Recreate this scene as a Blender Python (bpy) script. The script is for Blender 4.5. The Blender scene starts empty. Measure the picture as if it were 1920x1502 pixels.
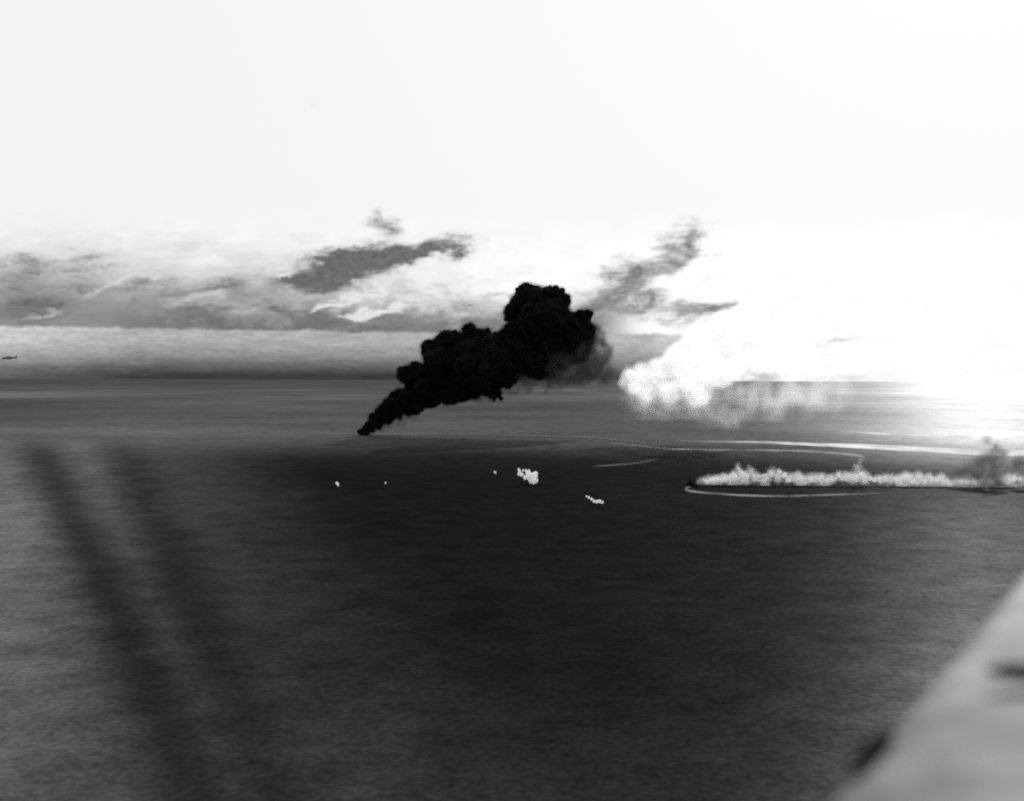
import bpy, bmesh, math, random
import numpy as np
from mathutils import Vector, Matrix, noise as mnoise

R = math.radians
scene = bpy.context.scene
col = scene.collection

# ------------------------------------------------------------------ camera
FPX = 2637.0                      # focal length in photograph pixels (1920 wide)
CX, CY = 960.0, 751.0
H = 600.0                         # flying height above the sea, metres
PITCH = math.atan((751 - 711.5) / FPX)
ROLL = math.atan(6.5 / 1920.0)

cam_d = bpy.data.cameras.new('camera')
cam = bpy.data.objects.new('camera', cam_d)
col.objects.link(cam)
cam_d.sensor_width = 36.0
cam_d.lens = FPX / 1920.0 * 36.0
cam_d.clip_start = 0.1
cam_d.clip_end = 3.0e6
cam_d.dof.use_dof = True
cam_d.dof.focus_distance = 12000.0
cam_d.dof.aperture_fstop = cam_d.lens / 50.0
fwd = Vector((0, math.cos(PITCH), -math.sin(PITCH)))
rgt0 = Vector((1, 0, 0))
up0 = rgt0.cross(fwd)
rgt = (rgt0 * math.cos(ROLL) + up0 * math.sin(ROLL)).normalized()
up = rgt.cross(fwd).normalized()
CAM = Vector((0, 0, H))
m = Matrix((rgt, up, -fwd)).transposed().to_4x4()
m.translation = CAM
cam.matrix_world = m
scene.camera = cam

# ------------------------------------------------------------------ render settings
scene.render.engine = 'CYCLES'
cy = scene.cycles
cy.use_denoising = False
cy.volume_bounces = 5
cy.max_bounces = 8
cy.transparent_max_bounces = 16
cy.pixel_filter_type = 'BLACKMAN_HARRIS'
cy.filter_width = 2.2
cy.sample_clamp_indirect = 1.0
cy.volume_step_rate = 1.0
cy.volume_max_steps = 256
vs = scene.view_settings
vs.view_transform = 'Standard'
vs.look = 'None'
vs.exposure = 0.0
vs.gamma = 1.0
vs.use_curve_mapping = False

SUN_AZ, SUN_EL = R(19.0), R(23.0)


# ------------------------------------------------------------------ node helpers
class NT:
    """tiny helper for writing node maths"""
    def __init__(self, tree):
        self.t = tree
        self.n = tree.nodes
        self.l = tree.links

    def node(self, typ, **kw):
        nd = self.n.new(typ)
        for k, v in kw.items():
            setattr(nd, k, v)
        return nd

    def put(self, sock, v):
        if isinstance(v, bpy.types.NodeSocket):
            self.l.new(v, sock)
        else:
            sock.default_value = v

    def m(self, op, a, b=0.0, c=0.0, clamp=False):
        nd = self.node('ShaderNodeMath', operation=op, use_clamp=clamp)
        self.put(nd.inputs[0], a)
        self.put(nd.inputs[1], b)
        self.put(nd.inputs[2], c)
        return nd.outputs[0]

    def add(self, a, b): return self.m('ADD', a, b)
    def sub(self, a, b): return self.m('SUBTRACT', a, b)
    def mul(self, a, b): return self.m('MULTIPLY', a, b)

    def sm(self, x, a, b, lo=0.0, hi=1.0):
        """smooth ramp of x from a..b to lo..hi"""
        nd = self.node('ShaderNodeMapRange', interpolation_type='SMOOTHSTEP')
        self.put(nd.inputs['Value'], x)
        self.put(nd.inputs['From Min'], a)
        self.put(nd.inputs['From Max'], b)
        self.put(nd.inputs['To Min'], lo)
        self.put(nd.inputs['To Max'], hi)
        return nd.outputs['Result']

    def mix(self, f, a, b):
        nd = self.node('ShaderNodeMix', data_type='FLOAT', clamp_factor=True)
        self.put(nd.inputs[0], f)
        self.put(nd.inputs[2], a)
        self.put(nd.inputs[3], b)
        return nd.outputs[0]

    def vec(self, x, y, z=0.0):
        nd = self.node('ShaderNodeCombineXYZ')
        for i, v in enumerate((x, y, z)):
            self.put(nd.inputs[i], v)
        return nd.outputs[0]

    def noise(self, vec, scale=1.0, detail=4.0, rough=0.55, dist=0.0):
        nd = self.node('ShaderNodeTexNoise')
        nd.noise_dimensions = '3D'
        self.put(nd.inputs['Vector'], vec)
        nd.inputs['Scale'].default_value = scale
        nd.inputs['Detail'].default_value = detail
        nd.inputs['Roughness'].default_value = rough
        nd.inputs['Distortion'].default_value = dist
        return nd.outputs['Fac']

    def blob(self, u, v, u0, v0, a, b, ang=0.0):
        """soft rotated ellipse, 1 in the middle, 0 outside"""
        c, s = math.cos(R(ang)), math.sin(R(ang))
        du, dv = self.sub(u, u0), self.sub(v, v0)
        p = self.m('MULTIPLY_ADD', du, c / a, self.mul(dv, s / a))
        q = self.m('MULTIPLY_ADD', dv, c / b, self.mul(du, -s / b))
        d2 = self.add(self.mul(p, p), self.mul(q, q))
        return self.m('EXPONENT', self.mul(d2, -1.0))


# ------------------------------------------------------------------ world sky
world = bpy.data.worlds.new('World')
scene.world = world
world.use_nodes = True
wt = world.node_tree
wt.nodes.clear()
k = NT(wt)
out = k.node('ShaderNodeOutputWorld')
bg = k.node('ShaderNodeBackground')
bg.inputs['Strength'].default_value = 0.10
k.l.new(bg.outputs[0], out.inputs['Surface'])
sky = k.node('ShaderNodeTexSky')
sky.sky_type = 'NISHITA'
sky.sun_disc = False
sky.sun_elevation = SUN_EL
sky.sun_rotation = SUN_AZ
sky.altitude = 600
sky.dust_density = 1.0
bw = k.node('ShaderNodeRGBToBW')
k.l.new(sky.outputs[0], bw.inputs[0])
tc = k.node('ShaderNodeTexCoord')
sp = k.node('ShaderNodeSeparateXYZ')
k.l.new(tc.outputs['Generated'], sp.inputs[0])
dx, dy, dz = sp.outputs
DEG = 46.02                                                # one degree of sky, in table units
U = k.mul(k.m('ARCTAN2', dx, dy), FPX)                     # bearing east of the camera heading
V = k.mul(k.m('ARCSINE', dz), FPX)                         # elevation
w1 = k.noise(k.vec(k.mul(U, 1 / 150), k.mul(V, 1 / 75), 3.7), 1.0, 7.0, 0.62)
w2 = k.noise(k.vec(k.mul(U, 1 / 130), k.mul(V, 1 / 70), 9.2), 1.0, 7.0, 0.62)
Uw = k.add(U, k.mul(k.sub(w1, 0.5), 240.0))
Vw = k.add(V, k.mul(k.sub(w2, 0.5), 120.0))
fine = k.noise(k.vec(k.mul(U, 1 / 55), k.mul(V, 1 / 26), 1.3), 1.0, 6.0, 0.62)
big = k.noise(k.vec(k.mul(U, 1 / 420), k.mul(V, 1 / 130), 5.5), 1.0, 5.0, 0.55)

# gaps of dark blue sky between the white clouds (bearing, elevation, half sizes, tilt, depth)
gaps = [
    (-275, 207, 150, 33, 14, 1.25), (-275, 238, 70, 24, 5, .8), (-370, 186, 100, 24, 16, .8), (-255, 290, 32, 24, 10, .75), (-110, 252, 34, 22, 30, .5),
    (-250, 238, 62, 14, 0, .9), (-165, 224, 60, 13, 15, .7),
    (255, 195, 115, 38, 40, .85), (190, 155, 55, 40, 40, .65), (325, 250, 40, 30, 60, .6),
    (300, 130, 66, 27, -5, .95), (375, 138, 45, 12, 10, .75), (490, 112, 60, 12, 45, .5), (590, 78, 55, 7, 0, .3),
    (-830, 190, 110, 70, 20, .55), (-940, 130, 130, 60, 0, .6), (-700, 140, 150, 60, 12, .45), (-560, 165, 90, 22, 10, .55),
    (-80, 150, 90, 10, 8, .4), (20, 120, 110, 14, 5, .45),
    (-420, 500, 60, 8, -6, .09), (-375, 495, 40, 6, -10, .08), (-140, 565, 90, 7, 6, .07), (-580, 475, 45, 8, -10, .05),
]
gsum = 0.0
for g in gaps:
    gsum = k.add(gsum, k.mul(k.blob(Uw, Vw, *g[:5]), g[5]))
# the same broken cloud goes on all round the horizon, outside the picture too
rnd = k.mul(k.mul(k.sm(big, .56, .72), k.sm(V, 60, 130)), k.sm(V, 420, 230))
rnd = k.mul(rnd, k.sm(k.m('ABSOLUTE', U), 1000, 1300))
gsum = k.add(gsum, k.mul(rnd, .7))
fbm = k.noise(k.vec(k.mul(U, 1 / 95), k.mul(V, 1 / 48), 6.1), 1.0, 10.0, 0.66, 0.3)
grit = k.noise(k.vec(k.mul(U, 1 / 14), k.mul(V, 1 / 9), 4.1), 1.0, 6.0, 0.75)
wisp = k.noise(k.vec(k.mul(k.add(U, k.mul(V, -1.2)), 1 / 120), k.mul(V, 1 / 22), 8.3), 1.0, 8.0, 0.62, 0.4)
gsum = k.add(gsum, k.mul(k.add(k.add(k.mul(k.sub(fbm, .5), 2.0), k.mul(k.sub(wisp, .5), 1.3)), k.mul(k.sub(grit, .5), .5)), k.sm(gsum, 0.0, .35, .12, 1.0)))
# small sunlit cloud heads in front of the gaps and of the shelf
lit = 0.0
for g in [(-255, 125, 40, 12, 8, 1.3), (-345, 130, 34, 7, 18, .9), (-425, 190, 30, 8, 5, .9), (-300, 150, 60, 9, 12, .6), (-700, 165, 70, 12, 12, .7), (-850, 120, 60, 9, 5, .6),
          (-590, 150, 60, 12, 10, .6), (-100, 185, 150, 16, 10, .6), (215, 150, 40, 16, 50, .5), (300, 155, 60, 12, 25, .8), (-480, 125, 80, 7, 4, .4)]:
    lit = k.add(lit, k.mul(k.blob(Uw, Vw, *g[:5]), g[5]))
lit = k.sm(k.add(lit, k.mul(k.sub(fbm, .5), 1.1)), .12, 1.0)
gap = k.mul(k.sm(gsum, .05, 1.25), k.sub(1.0, k.mul(lit, .85)))

# the low shelf of grey cloud with its level base, and the murk beneath it
edge = k.add(V, k.mul(k.sub(k.noise(k.vec(k.mul(U, 1 / 70), 0.0, 4.4), 1.0, 8.0, .68), .5), 24.0))
edge = k.add(edge, k.mul(k.add(U, 500.0), 0.006))
sunward = k.sm(k.add(U, k.mul(k.sub(fine, .5), 120.0)), 250, 430)   # bank thins out towards the sun
sunward = k.m('MAXIMUM', sunward, k.sm(U, -5200, -7000))
shelf = k.mul(k.sm(edge, 78, 84), k.sm(k.add(V, k.add(k.mul(k.sub(fbm, .5), 150.0), k.mul(k.sub(wisp, .5), 70.0))), 178, 98))
shelf = k.mul(shelf, k.sub(1.0, k.sm(U, 150, 260)))
shelf = k.mul(shelf, k.mix(k.sm(U, -900, -560), .50, .86))
shelf = k.mul(shelf, k.sub(1.0, k.mul(lit, .8)))
shelf_l = k.mul(k.mul(k.sm(V, 90, 150, .115, .20), k.sm(fbm, .3, .7, .75, 1.5)), k.sm(grit, .25, .75, .8, 1.2))
strip = k.sm(edge, 58, 80)
murk_l = k.mix(k.sm(V, 0, 72), 0.045, 0.40)
murk_l = k.mix(strip, murk_l, 0.44)
murk_l = k.mix(k.mul(k.sm(V, 13, 4), k.sm(U, -900, -500)), murk_l, 0.045)
murk_l = k.add(murk_l, k.mul(k.sm(U, -620, -1000), k.sm(V, 0, 80, .08, .20)))
murk_l = k.mix(k.sm(U, 60, 300), murk_l, k.add(k.mul(murk_l, 1.1), .03))
mot = k.noise(k.vec(k.mul(U, 1 / 60), k.mul(V, 1 / 12), 2.0), 1.0, 8.0, .75)
murk_l = k.mul(murk_l, k.mul(k.sm(mot, .25, .75, .76, 1.24), k.sm(grit, .25, .75, .90, 1.10)))
murk = k.mul(k.sm(edge, 93, 85), k.sub(1.0, sunward))
# a few scraps of the bank left standing on the horizon under the bright cloud
scrap = k.add(k.mul(k.blob(Uw, V, 410, 6, 110, 18, 0), .75), k.mul(k.blob(Uw, V, 610, 2, 80, 9, 0), .35))
scrap = k.mul(scrap, k.sm(fine, .35, .6))
glow = k.m('EXPONENT', k.mul(k.m('POWER', k.mul(k.m('SUBTRACT', 1.0, k.add(k.add(
    k.mul(dx, math.sin(SUN_AZ) * math.cos(SUN_EL)), k.mul(dy, math.cos(SUN_AZ) * math.cos(SUN_EL))),
    k.mul(dz, math.sin(SUN_EL)))), 1.0), 0.8), -7.0))
white = k.add(k.mix(k.sm(fine, .25, .7), .80, .92), k.mul(glow, .35))
white = k.mix(k.sm(V, 330, 200), k.add(.885, k.mul(glow, .14)), white)
clear = k.mul(k.mul(bw.outputs[0], k.sm(grit, .25, .75, .72, 1.3)), 0.0135)                         # clear sky through an orange filter
bank = k.mul(k.sm(k.add(V, k.add(k.mul(k.sub(fbm, .5), 170.0), k.mul(k.sub(wisp, .5), 120.0))), 285, 110), k.sm(U, 60, -420))
bank = k.mul(k.mul(bank, k.sub(1.0, k.mul(lit, .7))), .62)
L = k.mix(bank, white, .30)
L = k.mix(gap, L, clear)
L = k.mix(shelf, L, shelf_l)
L = k.mix(murk, L, murk_l)
L = k.mix(scrap, L, .12)
L = k.mix(k.sm(V, 0, -30), L, .06)
k.put(bg.inputs['Color'], k.mul(L, 10.0))

# ------------------------------------------------------------------ sun
sun_d = bpy.data.lights.new('sun', 'SUN')
sun_d.energy = 5.0
sun_d.angle = R(0.6)
sun_d.color = (1.0, 1.0, 1.0)
sun = bpy.data.objects.new('sun', sun_d)
col.objects.link(sun)
sdir = Vector((math.sin(SUN_AZ) * math.cos(SUN_EL), math.cos(SUN_AZ) * math.cos(SUN_EL), math.sin(SUN_EL)))
sun.location = (0, 0, 3000)
sun.rotation_euler = sdir.to_track_quat('Z', 'Y').to_euler()


# ------------------------------------------------------------------ geometry helpers
def ray(px, py):
    return (fwd + rgt * ((px - CX) / FPX) - up * ((py - CY) / FPX))


def ground(px, py, z=0.0):
    d = ray(px, py)
    t = (z - H) / d.z
    return CAM + d * t


def at(px, py, depth):
    return CAM + ray(px, py) * depth


def obj(name, me, mat=None, parent=None):
    o = bpy.data.objects.new(name, me)
    col.objects.link(o)
    if mat and me:
        me.materials.clear()
        me.materials.append(mat)
    if parent:
        o.parent = parent
    return o


def tag(o, label, cat=None, group=None, kind=None):
    if label:
        o['label'] = label
    if cat:
        o['category'] = cat
    if group:
        o['group'] = group
    if kind:
        o['kind'] = kind
    return o


def empty(name, loc, rz=0.0):
    o = bpy.data.objects.new(name, None)
    col.objects.link(o)
    o.location = loc
    o.rotation_euler = (0, 0, rz)
    return o


def bm_mesh(bm, name, smooth=False):
    me = bpy.data.meshes.new(name)
    bm.normal_update()
    bm.to_mesh(me)
    bm.free()
    if smooth:
        me.polygons.foreach_set('use_smooth', [True] * len(me.polygons))
    return me


def loft(sections, name, smooth=True, caps=True):
    """rings of equal length joined into a closed skin"""
    bm = bmesh.new()
    rows = [[bm.verts.new(p) for p in s] for s in sections]
    n = len(rows[0])
    for a, b in zip(rows[:-1], rows[1:]):
        for i in range(n):
            bm.faces.new((a[i], a[(i + 1) % n], b[(i + 1) % n], b[i]))
    if caps:
        bm.faces.new(list(reversed(rows[0])))
        bm.faces.new(rows[-1])
    bmesh.ops.recalc_face_normals(bm, faces=bm.faces)
    me = bm_mesh(bm, name, smooth)
    if smooth:
        me.set_sharp_from_angle(angle=R(38))
    return me


def box(name, x0, x1, y0, y1, z0, z1, taper=0.0, bev=0.0):
    bm = bmesh.new()
    bmesh.ops.create_cube(bm, size=1.0)
    for v in bm.verts:
        t = (1 - taper) if v.co.z > 0 else 1.0
        v.co = ((x0 + x1) / 2 + v.co.x * (x1 - x0) * t, (y0 + y1) / 2 + v.co.y * (y1 - y0) * t,
                (z0 + z1) / 2 + v.co.z * (z1 - z0))
    if bev:
        bmesh.ops.bevel(bm, geom=list(bm.edges), offset=bev, segments=2, affect='EDGES')
    return bm_mesh(bm, name)


def tube(name, pts, rads, n=10):
    secs = []
    for i, p in enumerate(pts):
        p = Vector(p)
        a = Vector(pts[max(i - 1, 0)])
        b = Vector(pts[min(i + 1, len(pts) - 1)])
        d = (b - a).normalized()
        x = d.orthogonal().normalized()
        if abs(d.z) < .9:
            x = d.cross(Vector((0, 0, 1))).normalized()
        y = d.cross(x)
        secs.append([p + (x * math.cos(2 * math.pi * j / n) + y * math.sin(2 * math.pi * j / n)) * rads[i] for j in range(n)])
    return loft(secs, name)


def mat(name):
    mt = bpy.data.materials.new(name)
    mt.use_nodes = True
    mt.node_tree.nodes.clear()
    kk = NT(mt.node_tree)
    o = kk.node('ShaderNodeOutputMaterial')
    return mt, kk, o


def grey(kk, v):
    if isinstance(v, bpy.types.NodeSocket):
        c = kk.node('ShaderNodeCombineColor')
        for i in range(3):
            kk.l.new(v, c.inputs[i])
        return c.outputs[0]
    return (v, v, v, 1.0)


def paint(name, v, rough=0.6, var=0.25, scale=0.4, metallic=0.0):
    mt, kk, o = mat(name)
    b = kk.node('ShaderNodeBsdfPrincipled')
    tcx = kk.node('ShaderNodeTexCoord')
    n = kk.noise(tcx.outputs['Object'], scale, 5.0, .6)
    kk.put(b.inputs['Base Color'], grey(kk, kk.mul(v, kk.sm(n, .25, .75, 1 - var, 1 + var))))
    b.inputs['Roughness'].default_value = rough
    b.inputs['Metallic'].default_value = metallic
    kk.l.new(b.outputs[0], o.inputs['Surface'])
    return mt


# ------------------------------------------------------------------ the sea
mt_sea, k, o = mat('sea_water')
geo = k.node('ShaderNodeNewGeometry')
pos = geo.outputs['Position']
ps = k.node('ShaderNodeSeparateXYZ')
k.l.new(pos, ps.inputs[0])
X, Y = ps.outputs[0], ps.outputs[1]
chop = k.noise(k.vec(k.mul(X, 1 / 150), k.mul(Y, 1 / 200), 0.0), 1.0, 9.0, .80)
ripple = k.noise(k.vec(k.mul(X, 1 / 16), k.mul(Y, 1 / 22), 5.0), 1.0, 5.0, .7)
swell = k.noise(k.vec(k.mul(X, 1 / 260), k.mul(Y, 1 / 420)), 1.0, 4.0, .6)
lanes = k.noise(k.vec(k.mul(X, 1 / 3600), k.mul(Y, 1 / 5200)), 1.0, 5.0, .6)
far = k.noise(k.vec(k.mul(X, 1 / 9000), k.mul(Y, 1 / 26000), 4.0), 1.0, 4.0, .55)
wob = k.mul(k.sub(k.noise(k.vec(k.mul(X, 1 / 3000), k.mul(Y, 1 / 4000), 7.0), 1.0, 4.0, .6), .5), 2600.0)
Yw = k.add(Y, wob)
# sunlit far water painted lighter, near water darker as if under cloud shade
sunlit_far = k.sm(Yw, 10200, 13600)
sunlit_far = k.mul(sunlit_far, k.sm(far, .30, .70, .55, 1.25))
sunlit_far = k.mul(sunlit_far, k.sm(Y, 160000, 50000, .45, 1.0))
# window glare painted into the left water's colour, crossed by two dark reflection streaks
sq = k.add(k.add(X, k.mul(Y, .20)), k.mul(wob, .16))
left_glare = k.add(k.mul(k.sm(sq, 700, -900), .62), k.mul(k.sm(k.add(X, k.mul(Y, .27)), 150, -600), .55))
def streak(x0, y0, x1, y1, w):
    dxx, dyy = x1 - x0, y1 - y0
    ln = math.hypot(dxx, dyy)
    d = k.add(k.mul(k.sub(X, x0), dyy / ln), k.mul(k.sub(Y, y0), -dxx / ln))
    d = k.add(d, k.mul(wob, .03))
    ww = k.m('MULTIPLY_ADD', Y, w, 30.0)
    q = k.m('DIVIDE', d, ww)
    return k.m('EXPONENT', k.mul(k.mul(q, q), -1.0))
dark_streaks = k.m('MAXIMUM', streak(-2740, 8400, -440, 2000, .017), k.mul(streak(-2250, 8400, -330, 2000, .018), .8))
left_glare = k.mul(k.mul(left_glare, k.sm(Yw, 16000, 8500)), k.sub(1.0, k.mul(dark_streaks, .78)))
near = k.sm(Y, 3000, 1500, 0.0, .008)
alb = k.m('MULTIPLY_ADD', sunlit_far, .034, .0046)
alb = k.add(alb, k.mul(left_glare, .082))
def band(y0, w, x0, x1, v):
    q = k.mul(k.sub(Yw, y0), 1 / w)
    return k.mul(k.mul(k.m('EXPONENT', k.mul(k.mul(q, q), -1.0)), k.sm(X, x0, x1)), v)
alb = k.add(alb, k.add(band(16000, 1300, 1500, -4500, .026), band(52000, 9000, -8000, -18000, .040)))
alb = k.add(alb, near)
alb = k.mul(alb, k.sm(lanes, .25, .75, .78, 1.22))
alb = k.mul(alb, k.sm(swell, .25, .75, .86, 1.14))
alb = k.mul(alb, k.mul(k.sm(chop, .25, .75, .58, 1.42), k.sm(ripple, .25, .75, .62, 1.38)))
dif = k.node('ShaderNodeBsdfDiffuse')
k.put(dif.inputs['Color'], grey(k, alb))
gls = k.node('ShaderNodeBsdfGlossy')
gls.distribution = 'GGX'
glint = k.m('MULTIPLY_ADD', k.mul(k.sm(Yw, 8200, 15500), k.mul(k.sm(far, .3, .7, .75, 1.15), k.sm(Y, 18000, 70000, 1.0, 1.7))), .0245, .0040)  # gloss colour cut nearby as cloud shade, raised far off as bright haze
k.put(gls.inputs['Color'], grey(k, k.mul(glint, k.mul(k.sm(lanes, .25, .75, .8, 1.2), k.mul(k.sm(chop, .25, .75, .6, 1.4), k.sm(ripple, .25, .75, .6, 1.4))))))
gls.inputs['Roughness'].default_value = .34
ad = k.node('ShaderNodeAddShader')
k.l.new(dif.outputs[0], ad.inputs[0])
k.l.new(gls.outputs[0], ad.inputs[1])
k.l.new(ad.outputs[0], o.inputs['Surface'])

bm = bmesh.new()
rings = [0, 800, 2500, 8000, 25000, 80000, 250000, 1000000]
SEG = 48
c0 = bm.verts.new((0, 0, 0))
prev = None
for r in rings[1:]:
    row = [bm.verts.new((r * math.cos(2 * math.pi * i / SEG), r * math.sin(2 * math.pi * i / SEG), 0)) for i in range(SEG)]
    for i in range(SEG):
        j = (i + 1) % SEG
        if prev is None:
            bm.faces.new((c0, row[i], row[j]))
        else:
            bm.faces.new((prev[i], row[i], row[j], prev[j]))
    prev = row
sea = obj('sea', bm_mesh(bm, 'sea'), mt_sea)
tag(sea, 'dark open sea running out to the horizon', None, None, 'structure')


# ------------------------------------------------------------------ smoke and cloud builder
def puffs(circles, rng, depth_of, kids=14, grand=5, squash=.75, kid_r=(.28, .5), floor=None):
    """circles traced on the photograph, each given its own distance and thickness, then broken up into billows"""
    pts, rad = [], []
    for c in circles:
        px, py, r = c[:3]
        d = depth_of(px, py)
        s = d / FPX
        R0 = r * s
        dd = c[3] if len(c) > 3 else rng.uniform(-.5, .5)
        p = at(px, py, d + dd * R0)
        pts.append(p)
        rad.append(R0 * .92)
        for _ in range(kids):
            v = Vector((rng.gauss(0, 1), rng.gauss(0, 1), rng.gauss(0, 1))).normalized()
            r1 = R0 * rng.uniform(*kid_r)
            q = p + v * (R0 * .95 - r1 * rng.uniform(.35, .75))
            pts.append(q)
            rad.append(r1)
            for _ in range(grand):
                w = (Vector((rng.gauss(0, 1), rng.gauss(0, 1), rng.gauss(0, 1))).normalized() + v * .6).normalized()
                r2 = r1 * rng.uniform(.25, .5)
                pts.append(q + w * (r1 - r2 * .4))
                rad.append(r2)
    if floor is not None:
        keep = [(p, r) for p, r in zip(pts, rad) if p.z > floor]
        pts = [a for a, _ in keep]
        rad = [b for _, b in keep]
    return np.array([tuple(p) for p in pts]), np.array(rad)


def cloud_group(voxel, mesh):
    g = bpy.data.node_groups.new('billows', 'GeometryNodeTree')
    g.interface.new_socket('Geometry', in_out='INPUT', socket_type='NodeSocketGeometry')
    g.interface.new_socket('Geometry', in_out='OUTPUT', socket_type='NodeSocketGeometry')
    gi, go = g.nodes.new('NodeGroupInput'), g.nodes.new('NodeGroupOutput')
    a = g.nodes.new('GeometryNodeInputNamedAttribute')
    a.data_type = 'FLOAT'
    a.inputs['Name'].default_value = 'rad'
    mp = g.nodes.new('GeometryNodeMeshToPoints')
    pv = g.nodes.new('GeometryNodePointsToVolume')
    pv.resolution_mode = 'VOXEL_SIZE'
    pv.inputs['Voxel Size'].default_value = voxel
    pv.inputs['Density'].default_value = 1.0
    g.links.new(gi.outputs[0], mp.inputs['Mesh'])
    g.links.new(a.outputs[0], mp.inputs['Radius'])
    g.links.new(a.outputs[0], pv.inputs['Radius'])
    g.links.new(mp.outputs[0], pv.inputs['Points'])
    last = pv.outputs[0]
    if mesh:
        vm = g.nodes.new('GeometryNodeVolumeToMesh')
        vm.resolution_mode = 'GRID'
        vm.inputs['Threshold'].default_value = .1
        g.links.new(last, vm.inputs[0])
        last = vm.outputs[0]
    else:
        sm_ = g.nodes.new('GeometryNodeSetMaterial')
        g.links.new(last, sm_.inputs[0])
        last = sm_.outputs[0]
        g['mat_node'] = sm_.name
    g.links.new(last, go.inputs[0])
    return g


def point_obj(name, pts, rad, origin):
    me = bpy.data.meshes.new(name)
    me.from_pydata([tuple(p - np.array(origin)) for p in pts], [], [])
    at_ = me.attributes.new('rad', 'FLOAT', 'POINT')
    at_.data.foreach_set('value', rad.astype(np.float32))
    o = bpy.data.objects.new(name, me)
    col.objects.link(o)
    return o


def billow_mesh(name, pts, rad, origin, voxel, material, parent=None, rough=0.0, rscale=60.0, sink=None):
    """closed cauliflower surface round the puffs"""
    o = point_obj('tmp', pts, rad, origin)
    md = o.modifiers.new('b', 'NODES')
    md.node_group = cloud_group(voxel, True)
    dg = bpy.context.evaluated_depsgraph_get()
    me = bpy.data.meshes.new_from_object(o.evaluated_get(dg))
    bpy.data.objects.remove(o)
    n = len(me.vertices)
    if n and rough:
        co = np.empty(n * 3, np.float32)
        no = np.empty(n * 3, np.float32)
        me.vertices.foreach_get('co', co)
        me.vertices.foreach_get('normal', no)
        co, no = co.reshape(-1, 3), no.reshape(-1, 3)
        d = np.array([mnoise.fractal(Vector(c / rscale), 1.0, 2.0, 4) for c in co])
        co = co + no * (d * rough)[:, None]
        me.vertices.foreach_set('co', co.astype(np.float32).ravel())
    if n and sink is not None:
        co = np.empty(n * 3, np.float32)
        me.vertices.foreach_get('co', co)
        co = co.reshape(-1, 3)
        co[:, 2] = np.maximum(co[:, 2], sink - origin[2])
        me.vertices.foreach_set('co', co.ravel())
    me.polygons.foreach_set('use_smooth', [True] * len(me.polygons))
    me.name = name
    r = obj(name, me, material, parent)
    if parent is None:
        r.location = origin
    return r


def billow_fog(name, pts, rad, origin, voxel, material, parent):
    o = point_obj(name, pts, rad, origin)
    g = cloud_group(voxel, False)
    g.nodes[g['mat_node']].inputs['Material'].default_value = material
    md = o.modifiers.new('b', 'NODES')
    md.node_group = g
    o.data.materials.append(material)
    o.parent = parent
    o['kind'] = 'stuff'
    return o


def fog_mat(name, colour, dens, scale, lo=.35, hi=.62, aniso=.2):
    mt, kk, o = mat(name)
    pv = kk.node('ShaderNodeVolumePrincipled')
    pv.inputs['Color'].default_value = (colour, colour, colour, 1)
    pv.inputs['Density Attribute'].default_value = ''
    pv.inputs['Anisotropy'].default_value = aniso
    at_ = kk.node('ShaderNodeAttribute')
    at_.attribute_name = 'density'
    tcx = kk.node('ShaderNodeTexCoord')
    n = kk.noise(tcx.outputs['Object'], 1.0 / scale, 5.0, .62)
    kk.put(pv.inputs['Density'], kk.mul(kk.mul(at_.outputs['Fac'], kk.sm(n, lo, hi)), dens))
    kk.l.new(pv.outputs[0], o.inputs['Volume'])
    return mt


def matte(name, v, var=.2, scale=80.0):
    mt, kk, o = mat(name)
    b = kk.node('ShaderNodeBsdfDiffuse')
    tcx = kk.node('ShaderNodeTexCoord')
    n = kk.noise(tcx.outputs['Object'], 1.0 / scale, 4.0, .6)
    kk.put(b.inputs['Color'], grey(kk, kk.mul(v, kk.sm(n, .25, .75, 1 - var, 1 + var))))
    kk.l.new(b.outputs[0], o.inputs['Surface'])
    return mt


# ------------------------------------------------------------------ black smoke column
DB = ground(680, 816).y                                    # distance of the burning ship
print('distance burning ship', DB, 'metres per pixel', DB / FPX)
rng = random.Random(7)
Z = 3.4286
zc = [
    (135, 1066, 24), (160, 1060, 26), (185, 1030, 35), (160, 1035, 22), (215, 985, 40), (240, 1000, 38), (270, 940, 52), (300, 960, 45),
    (330, 900, 62), (360, 920, 55), (385, 855, 66), (350, 850, 40), (430, 900, 55), (465, 915, 38), (500, 900, 30), (410, 830, 45),
    (440, 690, 62), (400, 695, 46), (470, 660, 42), (500, 655, 40), (490, 780, 80), (450, 730, 50), (500, 860, 60),
    (560, 760, 100), (560, 690, 70), (590, 850, 52), (550, 870, 42),
    (560, 525, 52), (585, 550, 55), (640, 500, 62), (690, 465, 52), (640, 620, 110), (700, 740, 125), (780, 790, 75), (680, 820, 62),
    (828, 405, 46), (760, 480, 66), (860, 495, 100), (880, 640, 150), (850, 770, 85), (960, 520, 82), (1005, 480, 55), (1000, 640, 130),
    (960, 750, 85), (1000, 810, 32), (1025, 850, 16), (730, 840, 40),
    (1110, 300, 62), (1130, 250, 60), (1165, 195, 58), (1205, 150, 42), (1240, 240, 110), (1320, 205, 74), (1385, 180, 52), (1420, 220, 48),
    (1380, 260, 70), (1250, 350, 130), (1340, 330, 120), (1130, 470, 110), (1200, 480, 130), (1300, 480, 140), (1400, 420, 110),
    (1480, 390, 80), (1545, 335, 55), (1580, 310, 36), (1560, 420, 82), (1500, 500, 110), (1400, 540, 120), (1250, 590, 110),
    (600, 590, 60), (1100, 640, 100), (1040, 715, 70), (1250, 650, 70), (1320, 640, 70), (1180, 560, 110), (1070, 560, 100),
]
circ = [(640 + x / Z, 500 + y / Z, r / Z * 1.0) for x, y, r in zc]
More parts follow.
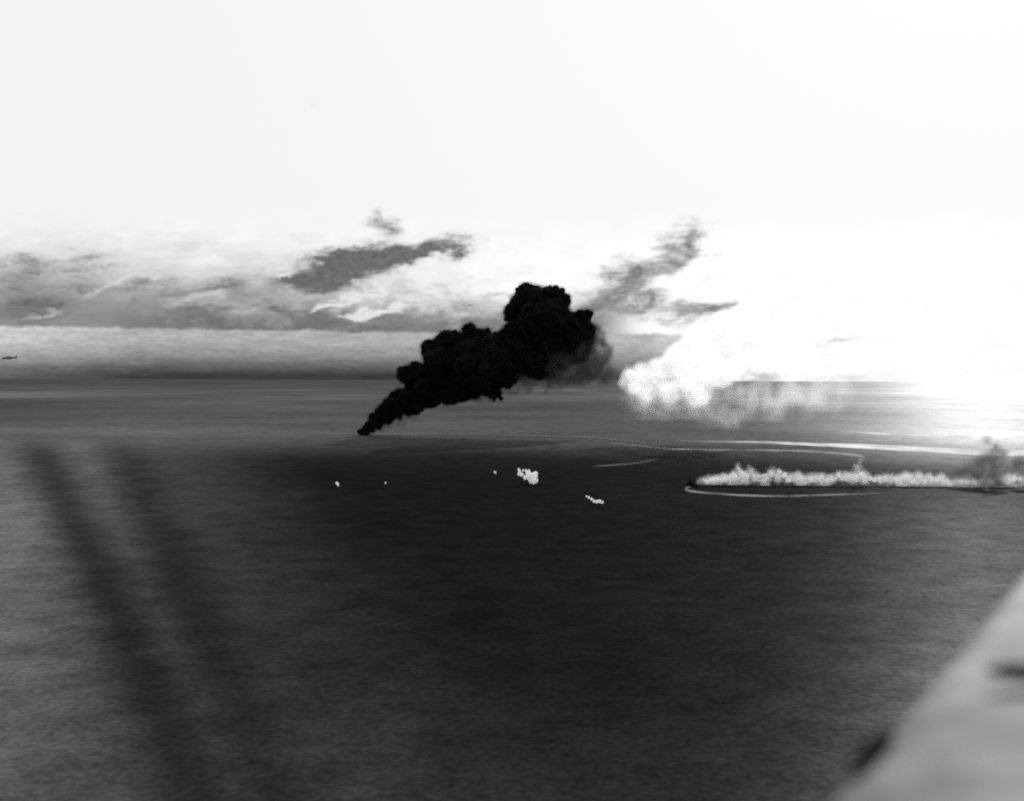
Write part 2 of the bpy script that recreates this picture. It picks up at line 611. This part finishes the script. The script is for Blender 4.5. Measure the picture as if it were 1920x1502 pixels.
base = ground(684, 816)
mt_soot = matte('soot_black', .0022, .5, 120)
mt_sootfog = fog_mat('thin_soot', .035, .026, 70, .38, .64, 0.0)
plume = empty('smoke_column', base)
tag(plume, 'tall black smoke column leaning right from the burning ship', 'smoke')
pts, rad = puffs(circ, rng, lambda x, y: DB, kids=13, grand=3, kid_r=(.34, .6), floor=4)
org = tuple(base)
billow_mesh('smoke_billows', pts, rad * .95, org, 8.0, mt_soot, plume, rough=17.0, rscale=55, sink=1.0)
softc = [(640 + x / Z, 500 + y / Z, r / Z) for x, y, r in [
    (1600, 520, 85), (1670, 560, 60), (1560, 610, 110), (1440, 640, 110), (1640, 640, 70), (1690, 690, 55), (1540, 690, 60), (1600, 450, 70),
    (1640, 480, 50), (1350, 700, 60), (1230, 720, 50), (1150, 720, 45), (1300, 770, 34), (1200, 765, 30), (1400, 760, 26), (1100, 770, 40),
    (330, 1000, 16), (375, 985, 22), (385, 1010, 12), (455, 965, 20), (300, 1015, 14), (250, 1035, 14), (900, 840, 30), (960, 845, 22)]]
p2, r2 = puffs(softc, rng, lambda x, y: DB, kids=10, grand=3, floor=10)
billow_fog('smoke_fringe', pts, rad * 1.06 + 22, org, 26.0, mt_sootfog, plume)
billow_fog('smoke_wisps', p2, r2 * 1.15 + 45, org, 40.0, fog_mat('drifting_soot', .10, .0125, 120, .36, .64, 0.0), plume)

# ------------------------------------------------------------------ low white cloud on the right
DC = 13500.0
wc = [
    (1172, 718, 12), (1180, 702, 14), (1190, 725, 18), (1178, 690, 6), (1205, 705, 22), (1215, 735, 22), (1235, 700, 28), (1260, 690, 32), (1250, 725, 30),
    (1205, 752, 10), (1285, 670, 34), (1290, 710, 36), (1320, 650, 40), (1330, 690, 40), (1310, 735, 26), (1360, 640, 46), (1365, 680, 34), (1400, 620, 50),
]
thin = [
    (1200, 745, 22), (1230, 750, 24), (1260, 755, 24), (1290, 750, 26), (1330, 745, 28), (1360, 735, 28), (1400, 725, 28), (1400, 750, 24), (1440, 735, 30), (1480, 730, 30),
    (1340, 775, 18), (1370, 782, 16), (1310, 765, 16), (1210, 760, 12), (1520, 738, 30), (1560, 735, 30), (1450, 762, 20),
    (1440, 660, 40), (1490, 680, 34), (1430, 600, 40), (1500, 700, 30),
]
rng = random.Random(11)
cloud = empty('low_cloud', (at(1400, 740, DC).x, DC, at(1400, 770, DC).z))
tag(cloud, 'bright white low cloud drifting over the horizon right of the black smoke', 'cloud')
org = tuple(cloud.location)
mt_cl, k, o = mat('cloud_inside')
tl, tp, mx = k.node('ShaderNodeBsdfTranslucent'), k.node('ShaderNodeBsdfTransparent'), k.node('ShaderNodeMixShader')
tl.inputs['Color'].default_value = (.95, .95, .95, 1)
k.put(mx.inputs[0], k.sm(k.noise(k.node('ShaderNodeTexCoord').outputs['Object'], 1 / 200, 4.0), .3, .7, .08, .22))
k.l.new(tp.outputs[0], mx.inputs[1])
k.l.new(tl.outputs[0], mx.inputs[2])
k.l.new(mx.outputs[0], o.inputs['Surface'])
mt_clf = fog_mat('cloud_edge', .97, .0052, 190, .34, .62, .45)
mt_cln = fog_mat('cloud_veil', .97, .0012, 210, .34, .70, .45)
pc, rc = puffs(wc, rng, lambda x, y: DC, kids=12, grand=4)
p0, r0 = puffs([c for c in wc if c[2] > 13 and c[0] < 1345], random.Random(2), lambda x, y: DC, kids=0)
billow_mesh('cloud_core', p0, r0 * .8, org, 22.0, mt_cl, cloud, rough=30, rscale=150)
billow_fog('cloud_edge', pc, rc * 1.04 + 16, org, 26.0, mt_clf, cloud)
for _ in range(46):
    x_ = rng.uniform(1190, 1560)
    thin.append((x_, rng.uniform(722, 752 + 26 * math.exp(-((x_ - 1340) / 70) ** 2)), rng.uniform(8, 20)))
pt, rt = puffs(thin, rng, lambda x, y: DC, kids=10, grand=3)
billow_fog('cloud_veil', pt, rt * 1.2 + 60, org, 75.0, mt_cln, cloud)

# ------------------------------------------------------------------ white smoke screen behind the turning ship
sc_c = [
    (1311, 902, 4), (1320, 900, 6), (1332, 899, 8), (1345, 897, 10), (1360, 896, 11), (1376, 893, 13), (1385, 879, 5), (1384, 873, 3),
    (1395, 893, 14), (1408, 883, 6), (1404, 878, 3.5), (1415, 894, 13), (1432, 895, 13), (1445, 889, 8), (1449, 881, 4), (1449, 877, 3), (1458, 893, 14), (1462, 886, 7),
    (1480, 896, 13), (1500, 897, 12), (1520, 897, 12), (1540, 897, 12), (1560, 896, 13), (1572, 890, 10), (1588, 893, 14), (1605, 893, 14), (1608, 880, 8),
    (1622, 895, 13), (1640, 896, 12), (1660, 897, 13), (1680, 897, 13), (1700, 897, 14), (1722, 897, 14), (1745, 897, 14), (1768, 899, 13), (1790, 901, 12),
    (1815, 901, 11), (1840, 902, 10), (1880, 897, 12), (1900, 895, 13), (1925, 896, 13), (1950, 897, 13),
]
DS = ground(1297, 909).y
print('distance turning ship', DS)
rng = random.Random(5)
sb = ground(1304, 909)
screen = empty('smoke_screen', sb)
tag(screen, 'long low bank of white smoke trailing right from the turning ship', 'smoke')
sc_c = [(x, y + (2 if r > 9 else 0), r * rng.uniform(.62, 1.02) if r > 9 else r) for x, y, r in sc_c]
mid = []
for a_, b_ in zip(sc_c[:-1], sc_c[1:]):
    if abs(a_[0] - b_[0]) > 9:
        mid.append(((a_[0] + b_[0]) / 2, (a_[1] + b_[1]) / 2 + rng.uniform(0, 3.5), (a_[2] + b_[2]) / 2 * rng.uniform(.75, 1.0)))
sc_c = sc_c + mid
ps_, rs_ = puffs(sc_c, rng, lambda x, y: DS * (1 - .00002 * (x - 1300)), kids=9, grand=2, kid_r=(.35, .65), floor=6)
org = tuple(sb)
mt_ws, k, o = mat('smoke_inside')
df, tl, tp = k.node('ShaderNodeBsdfDiffuse'), k.node('ShaderNodeBsdfTranslucent'), k.node('ShaderNodeBsdfTransparent')
m1, m2 = k.node('ShaderNodeMixShader'), k.node('ShaderNodeMixShader')
for q_ in (df, tl):
    q_.inputs['Color'].default_value = (.85, .85, .85, 1)
m1.inputs[0].default_value = .6
k.l.new(df.outputs[0], m1.inputs[1])
k.l.new(tl.outputs[0], m1.inputs[2])
k.put(m2.inputs[0], k.sm(k.noise(k.node('ShaderNodeTexCoord').outputs['Object'], 1 / 60, 4.0), .3, .7, .06, .40))
k.l.new(tp.outputs[0], m2.inputs[1])
k.l.new(m1.outputs[0], m2.inputs[2])
k.l.new(m2.outputs[0], o.inputs['Surface'])
mt_wsf = fog_mat('smoke_white_edge', .70, .016, 70, .37, .64, .3)
p0, r0 = puffs([c for c in sc_c if c[2] > 4.5], random.Random(2), lambda x, y: DS * (1 - .00002 * (x - 1300)), kids=0)
billow_mesh('smoke_billows', p0, r0 * .72, org, 4.0, mt_ws, screen, rough=6, rscale=30, sink=.6)
billow_fog('smoke_wisps', ps_, rs_ * 1.06 + 9, org, 11.0, mt_wsf, screen)

# dark smoke by the edge of the bank
dk = [(1865, 838, 5), (1866, 848, 8), (1863, 860, 9), (1862, 872, 9), (1860, 884, 8), (1832, 870, 9), (1818, 878, 9), (1803, 886, 8), (1825, 886, 10), (1845, 880, 8),
      (1874, 893, 5), (1869, 900, 5), (1890, 877, 6), (1902, 871, 7), (1915, 868, 8), (1928, 866, 9), (1850, 828, 4), (1846, 905, 7), (1856, 910, 6), (1872, 908, 5), (1850, 862, 8), (1878, 868, 7), (1881, 851, 5), (1846, 869, 8), (1858, 893, 8), (1836, 893, 8), (1786, 889, 6)]
db = ground(1850, 912)
dark = empty('dark_smoke', db)
tag(dark, 'patch of dark grey smoke over the white smoke bank at right edge', 'smoke')
pd, rd = puffs(dk, rng, lambda x, y: db.y - 60, kids=10, grand=3, floor=4)
org = tuple(db)
mt_dk, k, o = mat('smoke_dark_inside')
df, tp, mx = k.node('ShaderNodeBsdfDiffuse'), k.node('ShaderNodeBsdfTransparent'), k.node('ShaderNodeMixShader')
df.inputs['Color'].default_value = (.12, .12, .12, 1)
k.put(mx.inputs[0], k.sm(k.noise(k.node('ShaderNodeTexCoord').outputs['Object'], 1 / 40, 4.0), .3, .7, .04, .16))
k.l.new(tp.outputs[0], mx.inputs[1])
k.l.new(df.outputs[0], mx.inputs[2])
k.l.new(mx.outputs[0], o.inputs['Surface'])
p0, r0 = puffs(dk, random.Random(2), lambda x, y: db.y - 60, kids=0)
billow_mesh('smoke_billows', p0, r0 * .8, org, 3.5, mt_dk, dark, rough=5, rscale=25, sink=.6)['kind'] = 'stuff'
billow_fog('smoke_wisps', pd, rd * 1.35 + 24, org, 22.0, fog_mat('smoke_dark_edge', .20, .026, 85, .30, .66, .1), dark)


# ------------------------------------------------------------------ wakes on the water
def foam_mat(name, v, lo, hi, sx, sy, alpha=1.0, ramp=.08):
    mt, kk, o = mat(name)
    d = kk.node('ShaderNodeBsdfDiffuse')
    d.inputs['Color'].default_value = (v, v, v, 1)
    t = kk.node('ShaderNodeBsdfTransparent')
    mx = kk.node('ShaderNodeMixShader')
    uv = kk.node('ShaderNodeUVMap')
    us = kk.node('ShaderNodeSeparateXYZ')
    kk.l.new(uv.outputs[0], us.inputs[0])
    gp = kk.node('ShaderNodeNewGeometry')
    gs = kk.node('ShaderNodeSeparateXYZ')
    kk.l.new(gp.outputs['Position'], gs.inputs[0])
    n = kk.noise(kk.vec(kk.mul(gs.outputs[0], 1 / sx), kk.mul(gs.outputs[1], 1 / sy)), 1.0, 5.0, .62)
    e = kk.mul(us.outputs[1], kk.sub(1.0, us.outputs[1]))           # foam thins towards the sides of the track
    e = kk.sm(kk.add(e, kk.mul(kk.sub(n, .5), .25)), .0, .22)
    en = kk.mul(kk.sm(us.outputs[0], 0, ramp), kk.sm(us.outputs[0], 1.0, .80))
    kk.put(mx.inputs[0], kk.mul(kk.mul(kk.mul(e, en), kk.sm(n, lo, hi)), alpha))
    kk.l.new(t.outputs[0], mx.inputs[1])
    kk.l.new(d.outputs[0], mx.inputs[2])
    kk.l.new(mx.outputs[0], o.inputs['Surface'])
    return mt


def catmull(pts, n=8):
    res = []
    P = [pts[0]] + list(pts) + [pts[-1]]
    for i in range(1, len(P) - 2):
        a, b, c, d = [np.array(q, float) for q in P[i - 1:i + 3]]
        for j in range(n):
            t = j / n
            res.append(.5 * ((2 * b) + (-a + c) * t + (2 * a - 5 * b + 4 * c - d) * t * t + (-a + 3 * b - 3 * c + d) * t ** 3))
    res.append(np.array(pts[-1], float))
    return res


def wake(label, pix, z, material):
    """foam track on the water: centre line and apparent width (pixels) turned into ground positions"""
    line = catmull(pix)
    bm = bmesh.new()
    uvl = bm.loops.layers.uv.new('UVMap')
    rows = []
    for i, (x, y, w) in enumerate(line):
        a = line[max(i - 1, 0)]
        b = line[min(i + 1, len(line) - 1)]
        d = np.array([b[0] - a[0], b[1] - a[1]])
        d /= np.linalg.norm(d) + 1e-9
        nx, ny = -d[1], d[0]
        pa, pb = ground(x + nx * w / 2, y + ny * w / 2, z), ground(x - nx * w / 2, y - ny * w / 2, z)
        rows.append((bm.verts.new(pa), bm.verts.new(pb), i / (len(line) - 1)))
    for (a0, a1, s0), (b0, b1, s1) in zip(rows[:-1], rows[1:]):
        f = bm.faces.new((a0, a1, b1, b0))
        for lp, uvc in zip(f.loops, ((s0, 0), (s0, 1), (s1, 1), (s1, 0))):
            lp[uvl].uv = uvc
        f.normal_update()
        if f.normal.z < 0:
            f.normal_flip()
    c = Vector((0, 0, 0))
    for v in bm.verts:
        c += v.co
    c /= len(bm.verts)
    for v in bm.verts:
        v.co -= c
    w_ = obj('wake', bm_mesh(bm, 'wake'), material)
    w_.location = c
    return tag(w_, label, 'wake', 'foam tracks on the sea')


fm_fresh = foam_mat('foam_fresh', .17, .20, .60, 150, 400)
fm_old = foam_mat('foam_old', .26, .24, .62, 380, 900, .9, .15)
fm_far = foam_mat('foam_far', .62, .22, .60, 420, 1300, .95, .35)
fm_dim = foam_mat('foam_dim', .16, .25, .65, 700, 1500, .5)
wake('curved foam wake hooking round in front of the turning ship',
     [(1298, 912, 2), (1290, 913.5, 4.5), (1285, 917, 5), (1292, 920, 5), (1310, 923, 5), (1350, 926, 5), (1400, 929, 5), (1460, 930, 4.5), (1550, 928, 4.5), (1640, 925, 4), (1710, 922, 3)],
     .5, fm_fresh)
wake('thin foam track curling back into the white smoke bank',
     [(1130, 829, 2), (1200, 836, 3), (1250, 841, 4), (1310, 843, 4), (1400, 844, 4), (1480, 845, 4), (1550, 848, 5), (1600, 853, 6), (1618, 858, 8), (1612, 866, 10), (1618, 878, 9), (1632, 888, 8)],
     .6, fm_old)
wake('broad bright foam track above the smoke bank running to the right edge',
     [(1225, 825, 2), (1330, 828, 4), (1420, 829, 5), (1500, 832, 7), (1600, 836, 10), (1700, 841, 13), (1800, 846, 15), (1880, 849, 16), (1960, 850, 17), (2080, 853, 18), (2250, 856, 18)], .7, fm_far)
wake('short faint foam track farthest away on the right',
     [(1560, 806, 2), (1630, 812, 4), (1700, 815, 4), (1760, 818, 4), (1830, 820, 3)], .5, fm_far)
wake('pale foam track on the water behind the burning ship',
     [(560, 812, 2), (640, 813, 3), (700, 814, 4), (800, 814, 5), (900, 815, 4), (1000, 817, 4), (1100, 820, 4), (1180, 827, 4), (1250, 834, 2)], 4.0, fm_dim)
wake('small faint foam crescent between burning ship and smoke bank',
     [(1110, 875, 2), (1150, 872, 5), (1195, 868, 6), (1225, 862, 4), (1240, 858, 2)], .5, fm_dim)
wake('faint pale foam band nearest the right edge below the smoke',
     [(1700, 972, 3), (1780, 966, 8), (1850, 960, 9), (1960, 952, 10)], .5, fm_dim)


# ------------------------------------------------------------------ ships
mt_hull = matte('ship_hull', .007, .3, 6)
mt_deck = matte('ship_upperworks', .009, .3, 4)


def ship(label, loc, rz, length):
    t = empty('warship', loc, rz)
    tag(t, label, 'ship')
    s = length / 110.0
    secs = []
    for x, w, dk_ in [(-55, 3.0, 4.2), (-53, 4.6, 4.2), (-40, 5.2, 4.2), (-10, 5.5, 4.6), (15, 5.2, 5.2), (35, 3.6, 6.2), (48, 1.7, 7.0), (55, .25, 7.8)]:
        secs.append([Vector((x, -w * .75, -2)) * s, Vector((x, -w, 1.5)) * s, Vector((x, -w, dk_)) * s,
                     Vector((x, w, dk_)) * s, Vector((x, w, 1.5)) * s, Vector((x, w * .75, -2)) * s])
    obj('hull', loft(secs, 'hull', False), mt_hull, t)
    obj('deckhouse', box('deckhouse', 8 * s, 24 * s, -4 * s, 4 * s, 5 * s, 9 * s, .05), mt_deck, t)
    obj('bridge', box('bridge', 12 * s, 21 * s, -3.4 * s, 3.4 * s, 9.02 * s, 15 * s, .12), mt_deck, t)
    for x in (0, -14):
        obj('funnel', tube('funnel', [Vector((x, 0, 4.5)) * s, Vector((x - 1, 0, 13)) * s], [2.6 * s, 2.1 * s]), mt_deck, t)
    obj('mast', tube('mast', [Vector((9, 0, 8.5)) * s, Vector((7, 0, 28)) * s], [.7 * s, .3 * s], 6), mt_deck, t)
    obj('mast', tube('mast', [Vector((-24, 0, 4.4)) * s, Vector((-25, 0, 20)) * s], [.6 * s, .3 * s], 6), mt_deck, t)
    for x, z in ((34, 6.0), (-32, 4.3), (-42, 4.3)):
        tr = obj('gun_turret', box('gun_turret', (x - 3) * s, (x + 3) * s, -2.4 * s, 2.4 * s, z * s, (z + 3) * s, .2), mt_deck, t)
        sg = 1 if x > 0 else -1
        obj('barrel', tube('barrel', [Vector((x + sg * 2.5, 0, z + 1.7)) * s, Vector((x + sg * 8, 0, z + 2.3)) * s], [.35 * s, .25 * s], 6), mt_deck, tr)
    return t


ship('dark burning ship at the foot of the black smoke column', base + Vector((10, -12, 0)), R(172), 112)
ship('dark warship turning at the left end of the white smoke bank', ground(1297, 911.5), R(99), 195)

# ------------------------------------------------------------------ white water splashes
mt_spl, k, o = mat('spray_white')
df, tl, mx = k.node('ShaderNodeBsdfDiffuse'), k.node('ShaderNodeBsdfTranslucent'), k.node('ShaderNodeMixShader')
for q_ in (df, tl):
    k.put(q_.inputs['Color'], grey(k, k.sm(k.noise(k.node('ShaderNodeTexCoord').outputs['Object'], .1, 4.0), .3, .7, .86, .97)))
mx.inputs[0].default_value = .5
k.l.new(df.outputs[0], mx.inputs[1])
k.l.new(tl.outputs[0], mx.inputs[2])
k.l.new(mx.outputs[0], o.inputs['Surface'])
rng = random.Random(21)


def splash(label, pix, base_px, kids=8, group=None):
    b = ground(*base_px)
    p, r = puffs(pix, rng, lambda x, y: b.y, kids=kids, grand=3, kid_r=(.15, .4))
    r = r * 1.12
    keep = p[:, 2] > .5
    vx = max(.4, float(r.max()) / 14)
    o = billow_mesh('water_splash', p[keep], r[keep], tuple(b), vx, mt_spl, None, rough=vx * 1.2, rscale=vx * 5, sink=-.5)
    return tag(o, label, 'splash', group)


splash('largest ragged white water splash in the middle of the dark sea',
       [(993, 893, 7), (1001, 893, 7), (998, 900, 7), (1003, 901, 5.5), (1004, 888, 4), (990, 887, 4.5), (985, 897, 3), (984, 895, 3.2), (978, 890, 3.6), (973, 889, 3), (974, 884, 2.6), (973, 880, 2),
        (981, 882, 2), (986, 882, 2), (992, 882, 1.6), (1000, 905, 3)], (998, 909))
splash('thin slanting white water splash right of the largest splash',
       [(1100, 931, 1.6), (1104, 933, 2.2), (1109, 936, 2.6), (1114, 940, 2.8), (1119, 941, 3), (1124, 940, 3), (1129, 942, 2.8)], (1116, 944), 5)
splash('small lone white water splash left below the black smoke', [(631.5, 905.5, 2.2), (632.5, 907, 2.2), (633.5, 909, 2.0), (634, 910, 1.8)], (633, 912), 4)
splash('tiny white water splash just left of the largest splash', [(928, 885.5, 2.0), (929, 887, 1.6)], (928.5, 888), 4)
splash('tiny faint water splash midway between lone and largest splash', [(723, 905.5, 1.5)], (723, 907), 4)

# ------------------------------------------------------------------ aircraft flying at left
mt_air = paint('aircraft_paint', .05, .5, .2, 1.0)
mt_air_l = paint('aircraft_cowling', .04, .45, .2, 1.0)
mt_glass = paint('canopy_glass', .06, .15, .1, 1.0)
ac = empty('aircraft', at(17.5, 671.5, 1180), R(180 + 6))
tag(ac, 'small dark single-engined aircraft flying above the horizon at left', 'aircraft')


def ring(x, ry, rz_, zc_, n=14):
    return [Vector((x, ry * math.cos(2 * math.pi * i / n), zc_ + rz_ * math.sin(2 * math.pi * i / n))) for i in range(n)]


obj('fuselage', loft([ring(4.6, .6, .62, 0), ring(4.4, .75, .78, 0), ring(2.5, .8, .95, 0), ring(0, .75, 1.0, .05), ring(-3, .5, .7, .15), ring(-5.6, .2, .32, .3), ring(-6.2, .05, .1, .35)], 'fuselage'), mt_air, ac)
obj('cowling', loft([ring(5.3, .45, .45, 0), ring(5.25, .8, .82, 0), ring(4.5, .85, .88, 0), ring(4.35, .78, .8, 0)], 'cowling'), mt_air_l, ac)
obj('canopy', loft([ring(2.2, .1, .1, .85), ring(1.8, .42, .5, .85), ring(0, .45, .6, .9), ring(-1.8, .4, .5, .85), ring(-2.6, .1, .1, .8)], 'canopy'), mt_glass, ac)


def aero(name, pts_root, pts_tip, th0, th1, m_, par, vertical=False):
    def sec(le, te, th, along):
        res = []
        for f, hgt in ((0, 0), (.08, .5), (.3, .6), (.65, .4), (1, 0.03), (.65, -.35), (.3, -.45), (.08, -.4)):
            c = Vector(le).lerp(Vector(te), f)
            c += Vector(along) * hgt * th
            res.append(c)
        return res
    along = (0, 1, 0) if vertical else (0, 0, 1)
    return obj(name, loft([sec(*pts_root, th0, along), sec(*pts_tip, th1, along)], name), m_, par)


for s in (-1, 1):
    aero('wing', ((2.2, s * .6, -.45), (-.7, s * .6, -.45)), ((1.3, s * 6.4, .15), (-.2, s * 6.4, .15)), .38, .16, mt_air, ac)
    aero('tailplane', ((-4.4, s * .15, .4), (-5.9, s * .15, .4)), ((-4.9, s * 2.3, .45), (-5.8, s * 2.3, .45)), .14, .08, mt_air, ac)
aero('fin', ((-4.2, 0, .45), (-6.3, 0, .4)), ((-5.4, 0, 2.1), (-6.4, 0, 2.1)), .16, .08, mt_air, ac, True)
pr = obj('propeller', tube('propeller', [(5.28, 0, 0), (5.6, 0, 0), (5.8, 0, 0)], [.2, .18, .03], 8), mt_air_l, ac)
for j in range(3):
    a = R(20 + 120 * j)
    c_, s_ = math.cos(a), math.sin(a)
    obj('blade', tube('blade', [(5.45, 0, 0), (5.47, c_ * .8, s_ * .8), (5.45, c_ * 1.55, s_ * 1.55)], [.07, .11, .04], 6), mt_air_l, pr)

# ------------------------------------------------------------------ wing of the aircraft the picture is taken from
def wing_mat(nm, wing_v):
    mt_, k, o = mat(nm)
    b = k.node('ShaderNodeBsdfPrincipled')
    tcx = k.node('ShaderNodeTexCoord')
    n1 = k.noise(tcx.outputs['Object'], 2.6, 5.0, .65)
    n2 = k.noise(tcx.outputs['Object'], 9.0, 4.0, .6)
    k.put(b.inputs['Base Color'], grey(k, k.mul(k.mul(wing_v, k.sm(n1, .35, .65, .50, 1.50)), k.sm(n2, .25, .75, .72, 1.28))))
    b.inputs['Roughness'].default_value = .65
    b.inputs['Specular IOR Level'].default_value = .02
    k.l.new(b.outputs[0], o.inputs['Surface'])
    return mt_


mt_wing, mt_edge = wing_mat('wing_paint', .078), wing_mat('wing_rim_light', .108)  # leading edge painted lighter, imitating the rim catching sun and sky
mt_fit = matte('fitting_black', .010, .3, .15)

HW = 0.75                                                   # wing lies this far below the eye
e0 = ground(1500, 1590, H - HW)
e1 = ground(1935, 1062, H - HW)
ex = (e1 - e0).normalized()                                  # along the edge
ey = Vector((ex.y, -ex.x, 0))                                # inboard across the wing (to the right)
wroot = empty('aircraft_wing', e0)
tag(wroot, 'blurred grey wing of the camera aircraft in the lower right corner', 'wing')
Lw = (e1 - e0).length


def wsec(s, chord, th, i0, i1, n=26):
    o_ = ex * s
    up_, lo_ = [], []
    for i in range(n + 1):
        f = (i / n) ** 2
        t = th * (1.3 * math.sqrt(f) - .95 * f - .25 * f * f - .10 * f ** 3)
        c = o_ + ey * (chord * f)
        up_.append(c + Vector((0, 0, t * .62)))
        lo_.append(c - Vector((0, 0, t * .38)))
    res = up_[i0:i1 + 1] + list(reversed(lo_[i0:i1 + 1]))
    return res[:-1] if i0 == 0 else res


NP = 6
for i in range(NP):                                          # skin panels butted with a narrow joint
    a, bb = -0.6 + (Lw + 2.6) * i / NP, -0.6 + (Lw + 2.6) * (i + 1) / NP - .006
    for nm, mm, i0, i1 in (('leading_edge', mt_edge, 0, 6), ('skin_panel', mt_wing, 6, 25)):
        obj(nm, loft([wsec(q, 2.4, .34, i0, i1) for q in (a, (a + bb) / 2, bb)], nm), mm, wroot)


def wing_fit(name, px, py, zoff, length, w, ang):
    c = ground(px, py, H - HW + zoff) - e0
    dd = (ex * math.cos(ang) + ey * math.sin(ang))
    pts_ = [c - dd * length * .5, c - dd * length * .3, c + dd * length * .1, c + dd * length * .42, c + dd * length * .5]
    return obj(name, tube(name, pts_, [w * .25, w * .8, w, w * .6, w * .2], 12), mt_fit, wroot)


wing_fit('mass_balance', 1636, 1415, .03, .34, .026, R(0))
wing_fit('fairing', 1945, 1262, .10, .22, .022, R(80))
